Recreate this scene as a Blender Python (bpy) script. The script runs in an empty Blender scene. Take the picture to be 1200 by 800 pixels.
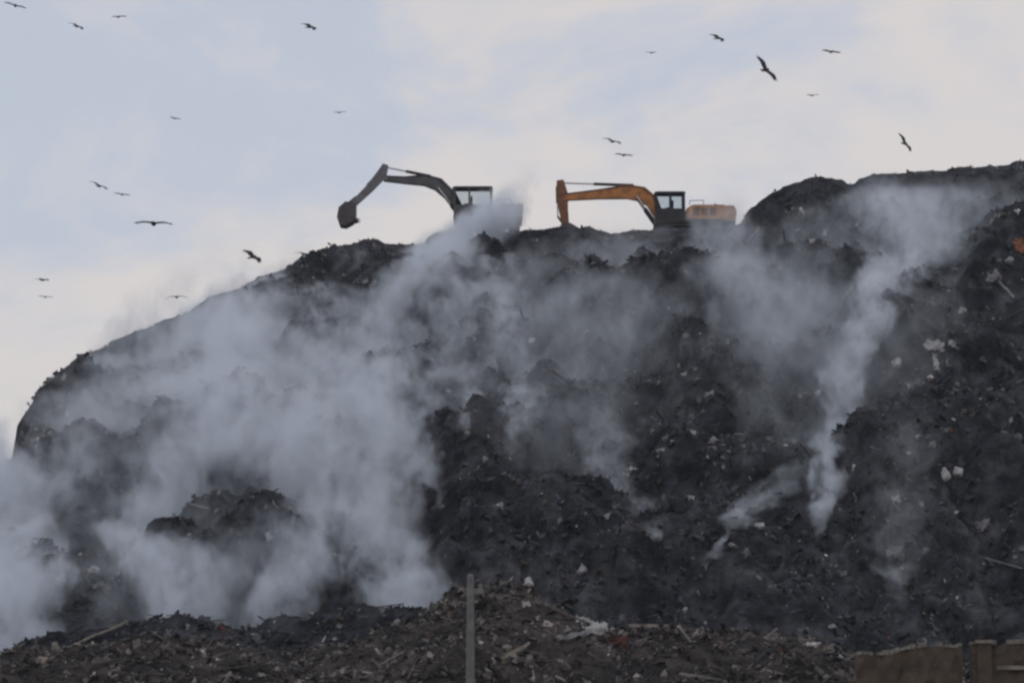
import bpy, bmesh, math, random
import numpy as np
from mathutils import Vector, Matrix, Euler

R = math.radians
C = bpy.context.scene.collection
S = bpy.context.scene

# ------------------------------------------------------------------ camera
F_MM, CAM_Z = 80.0, 1.7
FPX = F_MM / 36.0 * 1200.0                      # focal length in photo pixels
PITCH = math.atan((790 - 400) / FPX)            # horizon just above the lower edge
cam = bpy.data.cameras.new('camera')
cam.lens = F_MM; cam.sensor_width = 36.0
cam.clip_start = 0.5; cam.clip_end = 5000
cam_o = bpy.data.objects.new('camera', cam); C.objects.link(cam_o)
cam_o.location = (0, 0, CAM_Z); cam_o.rotation_euler = (R(90) + PITCH, 0, 0)
S.camera = cam_o

# ------------------------------------------------------------------ sky
SUN_EL, SUN_ROT = 38.0, 205.0
W = bpy.data.worlds.new("World"); S.world = W; W.use_nodes = True
nt = W.node_tree; N = nt.nodes; L = nt.links
for n in list(N): N.remove(n)
out = N.new('ShaderNodeOutputWorld'); bg = N.new('ShaderNodeBackground')
bg.inputs['Strength'].default_value = 0.1
sky = N.new('ShaderNodeTexSky'); sky.sky_type = 'NISHITA'; sky.sun_disc = False
sky.sun_elevation = R(SUN_EL); sky.sun_rotation = R(SUN_ROT)
sky.air_density = 1.0; sky.dust_density = 2.0; sky.ozone_density = 1.0
tc = N.new('ShaderNodeTexCoord')
mp = N.new('ShaderNodeMapping'); mp.inputs['Scale'].default_value = (1.0, 1.0, 1.9)
mp.inputs['Location'].default_value = (0.37, 0.1, 0.22)
L.new(tc.outputs['Generated'], mp.inputs['Vector'])
n1 = N.new('ShaderNodeTexNoise'); n1.inputs['Scale'].default_value = 5.5
n1.inputs['Detail'].default_value = 8; n1.inputs['Roughness'].default_value = 0.6
n1.inputs['Distortion'].default_value = 0.35
L.new(mp.outputs['Vector'], n1.inputs['Vector'])
cr = N.new('ShaderNodeValToRGB')                 # blue grey cloud base -> cream lit cloud
cr.color_ramp.interpolation = 'EASE'
cr.color_ramp.elements[0].position = 0.40; cr.color_ramp.elements[0].color = (5.55, 5.98, 6.9, 1)
cr.color_ramp.elements[1].position = 0.62; cr.color_ramp.elements[1].color = (7.55, 7.0, 6.75, 1)
# large cloud bank: more cream lower in the sky, bluer gaps higher up
sep = N.new('ShaderNodeSeparateXYZ'); L.new(tc.outputs['Generated'], sep.inputs[0])
mr = N.new('ShaderNodeMapRange'); mr.inputs['From Min'].default_value = 0.02; mr.inputs['From Max'].default_value = 0.34
mr.inputs['To Min'].default_value = 0.25; mr.inputs['To Max'].default_value = -0.07
L.new(sep.outputs['Z'], mr.inputs['Value'])
mx_ = N.new('ShaderNodeMapRange'); mx_.inputs['From Min'].default_value = -0.25; mx_.inputs['From Max'].default_value = 0.22
mx_.inputs['To Min'].default_value = -0.07; mx_.inputs['To Max'].default_value = 0.06
L.new(sep.outputs['X'], mx_.inputs['Value'])
ad0 = N.new('ShaderNodeMath'); ad0.operation = 'ADD'; L.new(mr.outputs[0], ad0.inputs[0]); L.new(mx_.outputs[0], ad0.inputs[1])
ad = N.new('ShaderNodeMath'); ad.operation = 'ADD'
L.new(n1.outputs['Fac'], ad.inputs[0]); L.new(ad0.outputs[0], ad.inputs[1])
L.new(ad.outputs[0], cr.inputs['Fac'])
mixs = N.new('ShaderNodeMix'); mixs.data_type = 'RGBA'; mixs.inputs['Factor'].default_value = 0.9
L.new(sky.outputs['Color'], mixs.inputs['A']); L.new(cr.outputs['Color'], mixs.inputs['B'])
L.new(mixs.outputs['Result'], bg.inputs['Color']); L.new(bg.outputs[0], out.inputs['Surface'])

sun = bpy.data.lights.new('sun', 'SUN'); sun.energy = 0.5; sun.angle = R(20); sun.color = (1.0, 0.95, 0.88)
sun_o = bpy.data.objects.new('sun', sun); C.objects.link(sun_o)
az = R(SUN_ROT)
sd = Vector((math.sin(az) * math.cos(R(SUN_EL)), math.cos(az) * math.cos(R(SUN_EL)), math.sin(R(SUN_EL))))
sun_o.rotation_euler = (-sd).to_track_quat('-Z', 'Y').to_euler()

S.view_settings.view_transform = 'Standard'; S.view_settings.look = 'None'
S.view_settings.exposure = 0.0; S.view_settings.gamma = 1.0; S.view_settings.use_curve_mapping = False
S.render.engine = 'CYCLES'
S.cycles.use_denoising = True
S.cycles.max_bounces = 6; S.cycles.diffuse_bounces = 2; S.cycles.glossy_bounces = 2
S.cycles.volume_bounces = 3; S.cycles.transparent_max_bounces = 8
S.cycles.filter_width = 2.6

# ------------------------------------------------------------------ helpers
def at(px, py, Y):
    """world point at depth Y that the photograph shows at pixel (px, py)"""
    u, v = (px - 600) / FPX, (400 - py) / FPX
    cp, sp = math.cos(PITCH), math.sin(PITCH)
    d = Vector((u, cp - v * sp, sp + v * cp))
    k = Y / d.y
    return Vector((d.x * k, Y, CAM_Z + d.z * k))

_tabs = {}
def gnoise(x, y, seed=0):
    if seed not in _tabs:
        r = np.random.RandomState(seed + 11)
        a = r.rand(512) * 2 * np.pi
        _tabs[seed] = (r.permutation(512), np.cos(a), np.sin(a))
    P, GX, GY = _tabs[seed]
    xi = np.floor(x).astype(int); yi = np.floor(y).astype(int)
    xf = x - xi; yf = y - yi
    u = xf * xf * xf * (xf * (xf * 6 - 15) + 10); v = yf * yf * yf * (yf * (yf * 6 - 15) + 10)
    def g(ix, iy, dx, dy):
        h = P[(P[ix & 511] + iy) & 511]
        return GX[h] * dx + GY[h] * dy
    a = g(xi, yi, xf, yf); b = g(xi + 1, yi, xf - 1, yf)
    c = g(xi, yi + 1, xf, yf - 1); d = g(xi + 1, yi + 1, xf - 1, yf - 1)
    return (a + (b - a) * u) * (1 - v) + (c + (d - c) * u) * v

def fbm(x, y, seed=0, o=4, ga=0.5):
    s = 0; am = 1.0
    for k in range(o):
        s = s + am * gnoise(x * 2 ** k + 17.3 * k, y * 2 ** k - 9.1 * k, seed + k); am *= ga
    return s

def sstep(a, b, x):
    t = np.clip((x - a) / (b - a), 0, 1); return t * t * (3 - 2 * t)

def mesh_np(name, v, quads=None, tris=None, smooth=False):
    me = bpy.data.meshes.new(name)
    v = np.asarray(v, dtype=np.float32)
    me.vertices.add(len(v)); me.vertices.foreach_set('co', v.ravel())
    loops, starts, tot = [], [], 0
    for f, k in ((quads, 4), (tris, 3)):
        if f is not None and len(f):
            f = np.asarray(f, dtype=np.int32)
            starts.append(tot + np.arange(len(f)) * k); tot += f.size; loops.append(f.ravel())
    lp = np.concatenate(loops); st = np.concatenate(starts)
    me.loops.add(len(lp)); me.loops.foreach_set('vertex_index', lp)
    me.polygons.add(len(st)); me.polygons.foreach_set('loop_start', st.astype(np.int32))
    me.polygons.foreach_set('use_smooth', np.full(len(st), smooth))
    me.update(calc_edges=True); me.validate()
    return me

def link(name, me, mat=None, parent=None, loc=None):
    o = bpy.data.objects.new(name, me); C.objects.link(o)
    if mat is not None: me.materials.append(mat)
    if parent is not None: o.parent = parent
    if loc is not None: o.location = loc
    return o

def tag(o, label=None, cat=None, group=None, kind=None):
    if label: o['label'] = label
    if cat: o['category'] = cat
    if group: o['group'] = group
    if kind: o['kind'] = kind
    return o

def thing(name, label, cat, loc, group=None):
    o = bpy.data.objects.new(name, None); C.objects.link(o); o.location = loc
    o.empty_display_size = 0.3
    return tag(o, label, cat, group)

# ------------------------------------------------------------------ materials
def mat(name, base, rough=0.8, metal=0.0, var=0.25, scale=3.0, bump=0.0, base2=None, spec=0.3, coat=0.0):
    m = bpy.data.materials.new(name); m.use_nodes = True
    t = m.node_tree; b = t.nodes['Principled BSDF']
    b.inputs['Roughness'].default_value = rough; b.inputs['Metallic'].default_value = metal
    b.inputs['Specular IOR Level'].default_value = spec
    g = t.nodes.new('ShaderNodeNewGeometry'); n = t.nodes.new('ShaderNodeTexNoise')
    o = t.nodes.new('ShaderNodeTexCoord')
    t.links.new(o.outputs['Object'], n.inputs['Vector'])
    n.inputs['Scale'].default_value = scale; n.inputs['Detail'].default_value = 6; n.inputs['Roughness'].default_value = 0.65
    r = t.nodes.new('ShaderNodeValToRGB')
    c2 = base2 or tuple(c * (1 - var) for c in base)
    r.color_ramp.elements[0].position = 0.36; r.color_ramp.elements[0].color = (*c2, 1)
    r.color_ramp.elements[1].position = 0.62; r.color_ramp.elements[1].color = (*base, 1)
    t.links.new(n.outputs['Fac'], r.inputs['Fac']); t.links.new(r.outputs['Color'], b.inputs['Base Color'])
    if bump:
        bp = t.nodes.new('ShaderNodeBump'); bp.inputs['Strength'].default_value = bump; bp.inputs['Distance'].default_value = 0.05
        t.links.new(n.outputs['Fac'], bp.inputs['Height']); t.links.new(bp.outputs[0], b.inputs['Normal'])
    return m

def soil_mat(name, cols, bump=0.7):
    """burnt waste: large patches of different earth, finely mottled"""
    m = bpy.data.materials.new(name); m.use_nodes = True
    t = m.node_tree; b = t.nodes['Principled BSDF']; K = t.links
    b.inputs['Roughness'].default_value = 0.95; b.inputs['Specular IOR Level'].default_value = 0.15
    tc = t.nodes.new('ShaderNodeTexCoord')
    big = t.nodes.new('ShaderNodeTexNoise'); big.inputs['Scale'].default_value = 0.42; big.inputs['Detail'].default_value = 5
    big.inputs['Roughness'].default_value = 0.6
    mid = t.nodes.new('ShaderNodeTexNoise'); mid.inputs['Scale'].default_value = 1.1; mid.inputs['Detail'].default_value = 8
    mid.inputs['Roughness'].default_value = 0.75
    for n in (big, mid): K.new(tc.outputs['Object'], n.inputs['Vector'])
    r1 = t.nodes.new('ShaderNodeValToRGB'); e = r1.color_ramp.elements
    e[0].position = 0.38; e[0].color = (*cols[0], 1); e[1].position = 0.62; e[1].color = (*cols[1], 1)
    r2 = t.nodes.new('ShaderNodeValToRGB'); e = r2.color_ramp.elements
    e[0].position = 0.40; e[0].color = (0.35, 0.35, 0.36, 1); e[1].position = 0.70; e[1].color = (1.5, 1.45, 1.4, 1)
    K.new(big.outputs['Fac'], r1.inputs['Fac']); K.new(mid.outputs['Fac'], r2.inputs['Fac'])
    mx = t.nodes.new('ShaderNodeMix'); mx.data_type = 'RGBA'; mx.blend_type = 'MULTIPLY'; mx.inputs['Factor'].default_value = 1.0
    K.new(r1.outputs['Color'], mx.inputs['A']); K.new(r2.outputs['Color'], mx.inputs['B'])
    K.new(mx.outputs['Result'], b.inputs['Base Color'])
    bp = t.nodes.new('ShaderNodeBump'); bp.inputs['Strength'].default_value = bump; bp.inputs['Distance'].default_value = 0.25
    K.new(mid.outputs['Fac'], bp.inputs['Height']); K.new(bp.outputs[0], b.inputs['Normal'])
    return m

def litter_mat(name, stops):
    """every loose piece takes a colour of its own"""
    m = bpy.data.materials.new(name); m.use_nodes = True
    t = m.node_tree; b = t.nodes['Principled BSDF']; K = t.links
    b.inputs['Roughness'].default_value = 0.75; b.inputs['Specular IOR Level'].default_value = 0.25
    g = t.nodes.new('ShaderNodeNewGeometry'); r = t.nodes.new('ShaderNodeValToRGB'); r.color_ramp.interpolation = 'CONSTANT'
    e = r.color_ramp.elements
    e[0].position = 0; e[0].color = (*stops[0][1], 1); e[1].position = stops[1][0]; e[1].color = (*stops[1][1], 1)
    for p, c in stops[2:]:
        x = e.new(p); x.color = (*c, 1)
    K.new(g.outputs['Random Per Island'], r.inputs['Fac'])
    n = t.nodes.new('ShaderNodeTexNoise'); n.inputs['Scale'].default_value = 5; n.inputs['Detail'].default_value = 3
    tc = t.nodes.new('ShaderNodeTexCoord'); K.new(tc.outputs['Object'], n.inputs['Vector'])
    r2 = t.nodes.new('ShaderNodeMapRange'); r2.inputs['To Min'].default_value = 0.5; r2.inputs['To Max'].default_value = 1.3
    n.inputs['Scale'].default_value = 0.42; n.inputs['Detail'].default_value = 5; n.inputs['Roughness'].default_value = 0.62
    r2.inputs['From Min'].default_value = 0.36; r2.inputs['From Max'].default_value = 0.66; r2.inputs['To Min'].default_value = 0.42; r2.inputs['To Max'].default_value = 1.55
    K.new(n.outputs['Fac'], r2.inputs['Value'])
    mx = t.nodes.new('ShaderNodeMix'); mx.data_type = 'RGBA'; mx.blend_type = 'MULTIPLY'; mx.inputs['Factor'].default_value = 1
    K.new(r.outputs['Color'], mx.inputs['A']); K.new(r2.outputs[0], mx.inputs['B'])
    K.new(mx.outputs['Result'], b.inputs['Base Color'])
    return m

M = {
    'soil': soil_mat('burnt_soil', ((0.012, 0.0145, 0.020), (0.066, 0.069, 0.080))),
    'heap': soil_mat('brown_waste', ((0.026, 0.024, 0.024), (0.095, 0.083, 0.078))),
    'earth': soil_mat('bare_earth', ((0.05, 0.042, 0.036), (0.11, 0.095, 0.08)), 0.4),
    'orange': mat('orange_paint', (0.42, 0.165, 0.042), 0.65, 0, 0.55, 1.6, 0, spec=0.4),
    'rust': mat('rusty_brown_paint', (0.20, 0.085, 0.045), 0.75, 0, 0.5, 3.0),
    'grey': mat('worn_grey_paint', (0.075, 0.075, 0.082), 0.6, 0, 0.4, 2.5),
    'tan': mat('dusty_orange_paint', (0.44, 0.21, 0.075), 0.75, 0, 0.4, 1.8),
    'midgrey': mat('faded_grey_paint', (0.13, 0.13, 0.14), 0.6, 0, 0.4, 2.5),
    'pale': mat('pale_grey_paint', (0.42, 0.42, 0.44), 0.55, 0, 0.3, 2.5),
    'dark': mat('dark_steel', (0.035, 0.034, 0.038), 0.6, 0.3, 0.4, 4),
    'bucket': mat('scraped_bucket_steel', (0.075, 0.062, 0.068), 0.6, 0.3, 0.5, 4),
    'track': mat('muddy_track_steel', (0.06, 0.05, 0.042), 0.85, 0.1, 0.5, 6),
    'chrome': mat('polished_rod', (0.5, 0.5, 0.52), 0.25, 0.9, 0.15, 6),
    'concrete': mat('weathered_concrete', (0.16, 0.157, 0.157), 0.9, 0, 0.35, 4, 0.4),
    'mud': mat('mud_plaster', (0.085, 0.066, 0.05), 0.95, 0, 0.55, 1.7, 0.6),
    'coping': mat('pale_mortar', (0.20, 0.185, 0.165), 0.95, 0, 0.5, 3, 0.5),
    'white': mat('dirty_white_plastic', (0.40, 0.395, 0.40), 0.5, 0, 0.5, 2.5),
    'offwhite': mat('grey_plastic_sheet', (0.24, 0.24, 0.255), 0.5, 0, 0.5, 2.5),
    'red': mat('rust_red_cloth', (0.11, 0.048, 0.04), 0.9, 0, 0.5, 3),
    'amber': mat('orange_tarpaulin', (0.26, 0.10, 0.05), 0.7, 0, 0.5, 3),
    'wood': mat('weathered_board', (0.24, 0.21, 0.18), 0.9, 0, 0.4, 5),
    'bird': mat('dark_plumage', (0.035, 0.03, 0.03), 0.8, 0, 0.5, 8),
    'birdgrey': mat('brown_grey_plumage', (0.11, 0.095, 0.085), 0.8, 0, 0.4, 8),
}
def glass_mat():
    m = bpy.data.materials.new('cab_glass'); m.use_nodes = True
    t = m.node_tree; b = t.nodes['Principled BSDF']
    b.inputs['Base Color'].default_value = (0.75, 0.8, 0.82, 1); b.inputs['Roughness'].default_value = 0.05
    b.inputs['Transmission Weight'].default_value = 1.0; b.inputs['IOR'].default_value = 1.05
    n = t.nodes.new('ShaderNodeTexNoise'); n.inputs['Scale'].default_value = 4
    mr = t.nodes.new('ShaderNodeMapRange'); mr.inputs['To Min'].default_value = 0.03; mr.inputs['To Max'].default_value = 0.2
    t.links.new(n.outputs['Fac'], mr.inputs['Value']); t.links.new(mr.outputs[0], b.inputs['Roughness'])
    return m
M['glass'] = glass_mat()

# ------------------------------------------------------------------ terrain
YC = 140.0
crest_px = [(-420, 745), (-260, 720), (-120, 725), (-20, 690), (14, 640), (34, 580), (45, 530), (54, 486), (68, 446), (94, 414), (130, 400), (190, 377),
            (216, 370), (250, 346), (300, 330), (345, 311), (400, 291), (440, 281), (462, 286), (500, 288), (530, 275), (600, 276),
            (650, 269), (690, 268), (715, 279), (745, 269), (800, 266), (868, 262), (882, 243), (905, 229), (945, 211), (985, 211), (1000, 216),
            (1010, 206), (1045, 204), (1100, 205), (1150, 201), (1200, 193), (1320, 180), (1500, 185), (1700, 230), (2000, 420)]
cp = [at(px, py, YC) for px, py in crest_px]
CX = np.array([p.x for p in cp]); CZ = np.array([p.z for p in cp])
PADS = []                                       # level standing places: x, y, z, half length, half width

def hill_z(x, y, fine=True):
    x = np.asarray(x, float); y = np.asarray(y, float)
    lean = 4.0 * np.clip((YC - y) / 47, 0, 1) * sstep(-8, -22, x)     # the left flank rounds off towards its foot
    cz = np.interp(x - lean, CX, CZ)
    y0 = 93 + 2.5 * fbm(x / 14, y * 0 + 3.3, 5, 2)
    t = (y - y0) / (YC - y0)
    tc_ = np.clip(t, 0, 1)
    s = tc_ + 0.16 * tc_ * (1 - tc_) + 0.05 * np.sin(tc_ * 9.0 + x * 0.12) * (1 - tc_) * tc_ * 2
    base = 0.3
    z = base + (cz - base) * s
    z = z - np.clip(y - YC, 0, 40) * 0.02 - sstep(178, 198, y) * (cz - base)
    env = sstep(-0.02, 0.12, t) * np.clip((cz - 8) / 14, 0.12, 1)
    top = 1 - 0.8 * sstep(0.88, 1.0, t)
    big = 2.7 * fbm(x / 8, y / 7, 21, 2)
    gul = -2.1 * (np.abs(gnoise((x + 0.25 * y) / 3.6, y / 13, 31)) - 0.2)
    med = 1.4 * fbm(x / 2.6, y / 2.6, 41, 3)
    h = (big + gul + med) * env * top
    if fine:
        h = h + env * (0.30 * np.abs(fbm(x / 0.8, y / 0.8, 51, 3)) + 0.10 * fbm(x / 0.3, y / 0.3, 61, 2)) * (1 - 0.3 * sstep(0.9, 1.0, t))
    z = z + h
    for px, py, pz, hx, hy in PADS:
        w = (1 - sstep(hx, hx + 1.5, np.abs(x - px))) * (1 - sstep(hy, hy + 1.5, np.abs(y - py)))
        z = z * (1 - w) + pz * w
    return z

EX1 = at(572, 279, 144.6); EX2 = at(812, 283, 146.5)
PADS.append((EX1.x, EX1.y, EX1.z, 3.2, 2.0)); PADS.append((EX2.x, EX2.y, EX2.z, 3.4, 2.2))

mound_px = [(-500, 770), (-200, 765), (0, 766), (20, 752), (60, 738), (130, 728), (200, 719), (290, 730), (340, 714), (420, 709), (500, 709), (540, 722), (600, 745), (680, 775), (760, 790), (1600, 800)]
YM = 87.5
mpt = [at(px, py, YM) for px, py in mound_px]
MX = np.array([p.x for p in mpt]); MZ = np.array([p.z for p in mpt])
def mound_z(x, y, fine=True):
    x = np.asarray(x, float); y = np.asarray(y, float)
    cz = np.interp(x, MX, MZ) - 0.15
    t = np.clip(1 - np.abs(y - YM) / 5.5, 0, 1)
    z = -0.35 + (cz + 0.35) * t ** 0.8 + sstep(0, 0.3, t) * (0.35 * fbm(x / 2.2, y / 2, 73, 2))
    return z + sstep(0, 0.3, t) * 0.25 * np.abs(fbm(x / 0.5, y / 0.5, 93, 3))
heap_px = [(-500, 790), (-200, 785), (0, 772), (40, 764), (100, 757), (200, 752), (290, 768), (340, 768), (420, 758), (480, 730), (540, 694), (620, 694),
           (652, 716), (690, 739), (800, 739), (900, 748), (1000, 768), (1200, 788), (1600, 800)]
YH = 82.0
hp = [at(px, py, YH) for px, py in heap_px]
HX = np.array([p.x for p in hp]); HZ = np.array([p.z for p in hp])
def heap_z(x, y, fine=True):
    x = np.asarray(x, float); y = np.asarray(y, float)
    cz = np.interp(x, HX, HZ)
    t = np.where(y < YH, (y - 60) / (YH - 60), 1 - (y - YH) / 9.0)
    tc_ = np.clip(t, 0, 1)
    s = tc_ ** 0.75
    env = sstep(0, 0.2, tc_); top = np.where(y < YH, 1 - 0.6 * sstep(0.8, 1, tc_), 0.4)
    z = -0.35 + (cz + 0.35) * s + env * top * (0.9 * fbm(x / 4, y / 4, 71, 2) + 0.5 * fbm(x / 1.5, y / 1.5, 81, 2))
    if fine:
        z = z + env * (0.22 * np.abs(fbm(x / 0.5, y / 0.5, 91, 3)))
    return z

def grid_mesh(name, xs, ys, zf, jig):
    X, Y = np.meshgrid(xs, ys)
    Z = zf(X, Y)
    jx = jig * fbm(X / 0.9, Y / 0.9, 101, 2); jy = jig * fbm(X / 0.9, Y / 0.9, 111, 2)
    v = np.stack([X + jx, Y + jy, Z], -1).reshape(-1, 3)
    n, m = len(xs), len(ys)
    i = np.arange((m - 1) * n).reshape(m - 1, n)[:, :-1].ravel()
    return mesh_np(name, v, quads=np.stack([i, i + 1, i + n + 1, i + n], -1), smooth=False)

gm = bpy.data.meshes.new('ground'); e = 420
gm.from_pydata([(-e, -60, 0), (e, -60, 0), (e, 700, 0), (-e, 700, 0)], [], [(0, 1, 2, 3)])
tag(link('ground', gm, M['earth']), 'bare brown earth around the waste mountain', 'ground', kind='structure')

hx = np.arange(-58, 62, 0.2); hy = np.concatenate([np.arange(90, 144, 0.2), np.arange(144, 200, 0.6)])
hill = link('hill', grid_mesh('hill', hx, hy, hill_z, 0.35), M['soil'])
tag(hill, 'huge dark smouldering mountain of burnt waste', 'waste hill', kind='structure')
heap = link('terrain', grid_mesh('terrain', np.arange(-30, 34, 0.14), np.arange(59, 92, 0.16), heap_z, 0.2), M['heap'])
tag(heap, 'low brown bank of debris along the foot of the waste hill', 'debris bank', kind='structure')

mound = link('terrain', grid_mesh('terrain', np.arange(-30, 12, 0.15), np.arange(82, 93, 0.16), mound_z, 0.2), M['soil'])
tag(mound, 'black mound of burnt earth between the brown bank and the smoking slope', 'earth mound', kind='structure')

def ray_hill(px, py, bank=True):
    """first point of the waste hill or bank along the photograph's ray, or None for sky"""
    ys = np.arange(62, 150, 0.25)
    a = at(px, py, 1.0); d = (a - Vector((0, 0, CAM_Z)))
    xs = d.x * ys; zs = CAM_Z + d.z * ys
    hz = hill_z(xs, ys) if not bank else np.maximum(hill_z(xs, ys), np.where(ys < 92, np.maximum(heap_z(xs, ys), mound_z(xs, ys)), -9))
    hz = np.where((ys < 91) & (not bank), -99, hz)
    k = np.nonzero(zs < hz)[0]
    if len(k) == 0: return None
    return Vector((xs[k[0]], ys[k[0]], zs[k[0]]))

# ------------------------------------------------------------------ loose waste
rs = np.random.RandomState(4)
def rand_rot(n, rs):
    q = rs.normal(size=(n, 4)); q /= np.linalg.norm(q, axis=1)[:, None]
    w, x, y, z = q.T
    return np.stack([np.stack([1 - 2 * (y * y + z * z), 2 * (x * y - z * w), 2 * (x * z + y * w)], -1),
                     np.stack([2 * (x * y + z * w), 1 - 2 * (x * x + z * z), 2 * (y * z - x * w)], -1),
                     np.stack([2 * (x * z - y * w), 2 * (y * z + x * w), 1 - 2 * (x * x + y * y)], -1)], 1)
CUBE_V = np.array([(-1, -1, -1), (1, -1, -1), (1, 1, -1), (-1, 1, -1), (-1, -1, 1), (1, -1, 1), (1, 1, 1), (-1, 1, 1)], float)
CUBE_F = np.array([(0, 3, 2, 1), (4, 5, 6, 7), (0, 1, 5, 4), (1, 2, 6, 5), (2, 3, 7, 6), (3, 0, 4, 7)])
_b = bmesh.new(); bmesh.ops.create_icosphere(_b, subdivisions=1, radius=1.0)
ICO_V = np.array([tuple(v.co) for v in _b.verts]); ICO_F = np.array([[v.index for v in f.verts] for f in _b.faces]); _b.free()
gx, gy = np.meshgrid((-1, -0.33, 0.33, 1), (-1, -0.33, 0.33, 1))
SH_V = np.stack([gx.ravel(), gy.ravel(), 0 * gx.ravel()], -1).astype(float)
SH_F = np.array([(r * 4 + c, r * 4 + c + 1, r * 4 + c + 5, r * 4 + c + 4) for r in range(3) for c in range(3)])

def scatter(name, n, box, zf, smin, smax, m, label, cat, seed, mask_scale=5.0, stick=0.18, sheet=0.4, flat=1.0):
    rs = np.random.RandomState(seed)
    x = rs.uniform(box[0], box[1], n * 2); y = rs.uniform(box[2], box[3], n * 2)
    keep = fbm(x / mask_scale, y / mask_scale, seed + 7, 3) + rs.uniform(-0.7, 0.7, n * 2) > 0.0
    x, y = x[keep][:n], y[keep][:n]; n = len(x)
    z = zf(x, y)
    size = smin * (smax / smin) ** (rs.rand(n) ** 2.2)
    kind = rs.rand(n)
    if zf is hill_z: size = size * (1 - 0.5 * sstep(135, 139, y))
    V, Q, T, off = [], [], [], 0
    for lo, hi, tv, tf, sc in ((0, stick, CUBE_V, CUBE_F, 'stick'), (stick, stick + sheet, SH_V, SH_F, 'sheet'), (stick + sheet, 1.01, ICO_V, ICO_F, 'lump')):
        k = (kind >= lo) & (kind < hi); nk = k.sum()
        if not nk: continue
        v = np.repeat(tv[None], nk, 0)
        if sc == 'stick':
            v = v * np.stack([rs.uniform(1.5, 4.5, nk), rs.uniform(.10, .22, nk), rs.uniform(.08, .2, nk)], -1)[:, None]
            v[:, :, 2] += 0.12 * rs.normal(size=nk)[:, None] * v[:, :, 0] ** 2 * 0.3
        elif sc == 'sheet':
            v = v * np.stack([rs.uniform(.6, 1.5, nk), rs.uniform(.4, 1.0, nk), np.ones(nk)], -1)[:, None]
            v += rs.normal(size=v.shape) * (0.16, 0.16, 0.34)
        else:
            v = v * np.stack([rs.uniform(.4, 1, nk), rs.uniform(.4, 1, nk), rs.uniform(.3, .8, nk)], -1)[:, None]
            v += rs.normal(size=v.shape) * 0.2
        rot = rand_rot(nk, rs)
        if sc == 'stick':                                   # loose sticks lie down, few stand up
            a_, p_ = rs.uniform(0, 2 * np.pi, nk), rs.normal(0, 0.32, nk)
            ca, sa, cq, sq, zz_ = np.cos(a_), np.sin(a_), np.cos(p_), np.sin(p_), np.zeros(nk)
            rot = np.stack([np.stack([ca * cq, -sa, ca * sq], -1), np.stack([sa * cq, ca, sa * sq], -1), np.stack([-sq, zz_, cq], -1)], 1)
        v = np.einsum('nij,nkj->nki', rot, v * (size[k] * 0.5)[:, None, None])
        v[:, :, 0] += x[k][:, None]; v[:, :, 1] += y[k][:, None]; v[:, :, 2] += (z[k] + size[k] * 0.12)[:, None]
        V.append(v.reshape(-1, 3))
        (T if sc == 'lump' else Q).append((tf[None] + (off + np.arange(nk) * len(tv))[:, None, None]).reshape(-1, tf.shape[1])); off += nk * len(tv)
    o = link(name, mesh_np(name, np.concatenate(V), quads=np.concatenate(Q), tris=np.concatenate(T)), m)
    return tag(o, label, cat, kind='stuff')

hill_cols = [(0, (0.018, 0.021, 0.028)), (0.34, (0.034, 0.038, 0.048)), (0.58, (0.060, 0.063, 0.074)), (0.76, (0.056, 0.048, 0.043)),
             (0.82, (0.10, 0.098, 0.10)), (0.90, (0.17, 0.168, 0.175)), (0.960, (0.29, 0.285, 0.285)), (0.990, (0.10, 0.045, 0.035)), (0.993, (0.05, 0.06, 0.08)), (0.996, (0.5, 0.5, 0.5))]
burnt = litter_mat('burnt_litter', hill_cols)
scatter('litter', 6500, (-21, 6, 83, 92), mound_z, 0.08, 0.42, burnt,
        'small black scraps strewn over the burnt earth mound', 'litter', 13, 3.0, stick=0.14, sheet=0.4)
scatter('litter', 76000, (-46, 50, 91, 141), hill_z, 0.09, 0.54, burnt,
        'burnt rags, bags and scraps covering the dark slope', 'litter', 3, 4.0, stick=0.07, sheet=0.56)
heap_cols = [(0, (0.028, 0.026, 0.026)), (0.30, (0.056, 0.050, 0.048)), (0.52, (0.11, 0.097, 0.091)), (0.68, (0.082, 0.066, 0.057)),
             (0.80, (0.15, 0.135, 0.125)), (0.91, (0.22, 0.20, 0.19)), (0.96, (0.10, 0.05, 0.04)), (0.968, (0.30, 0.28, 0.27)), (0.982, (0.09, 0.085, 0.06)), (0.995, (0.06, 0.07, 0.09))]
scatter('litter', 42000, (-22, 24, 61, 90), heap_z, 0.07, 0.42, litter_mat('brown_litter', heap_cols),
        'tangled sticks, rags and brown scraps on the near debris bank', 'litter', 9, 3.0, stick=0.20, sheet=0.46)

# ------------------------------------------------------------------ machine building helpers
def bm_obj(name, bm, m, parent, bevel=0.0, smooth=False):
    if bevel: bmesh.ops.bevel(bm, geom=[e for e in bm.edges if e.calc_face_angle(0) > 0.5], offset=bevel, segments=2, affect='EDGES', clamp_overlap=True)
    bmesh.ops.recalc_face_normals(bm, faces=bm.faces)
    me = bpy.data.meshes.new(name); bm.to_mesh(me); bm.free()
    if smooth:
        for p in me.polygons: p.use_smooth = True
    return link(name, me, m, parent)

def prism(bm, pts, y0, y1):
    """side outline (x, z) extruded across y"""
    a = [bm.verts.new((x, y0, z)) for x, z in pts]; b = [bm.verts.new((x, y1, z)) for x, z in pts]
    bm.faces.new(a); bm.faces.new(list(reversed(b)))
    n = len(pts)
    for i in range(n): bm.faces.new((a[i], b[i], b[(i + 1) % n], a[(i + 1) % n]))

def box(bm, x0, x1, y0, y1, z0, z1):
    prism(bm, [(x0, z0), (x1, z0), (x1, z1), (x0, z1)], y0, y1)

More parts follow.
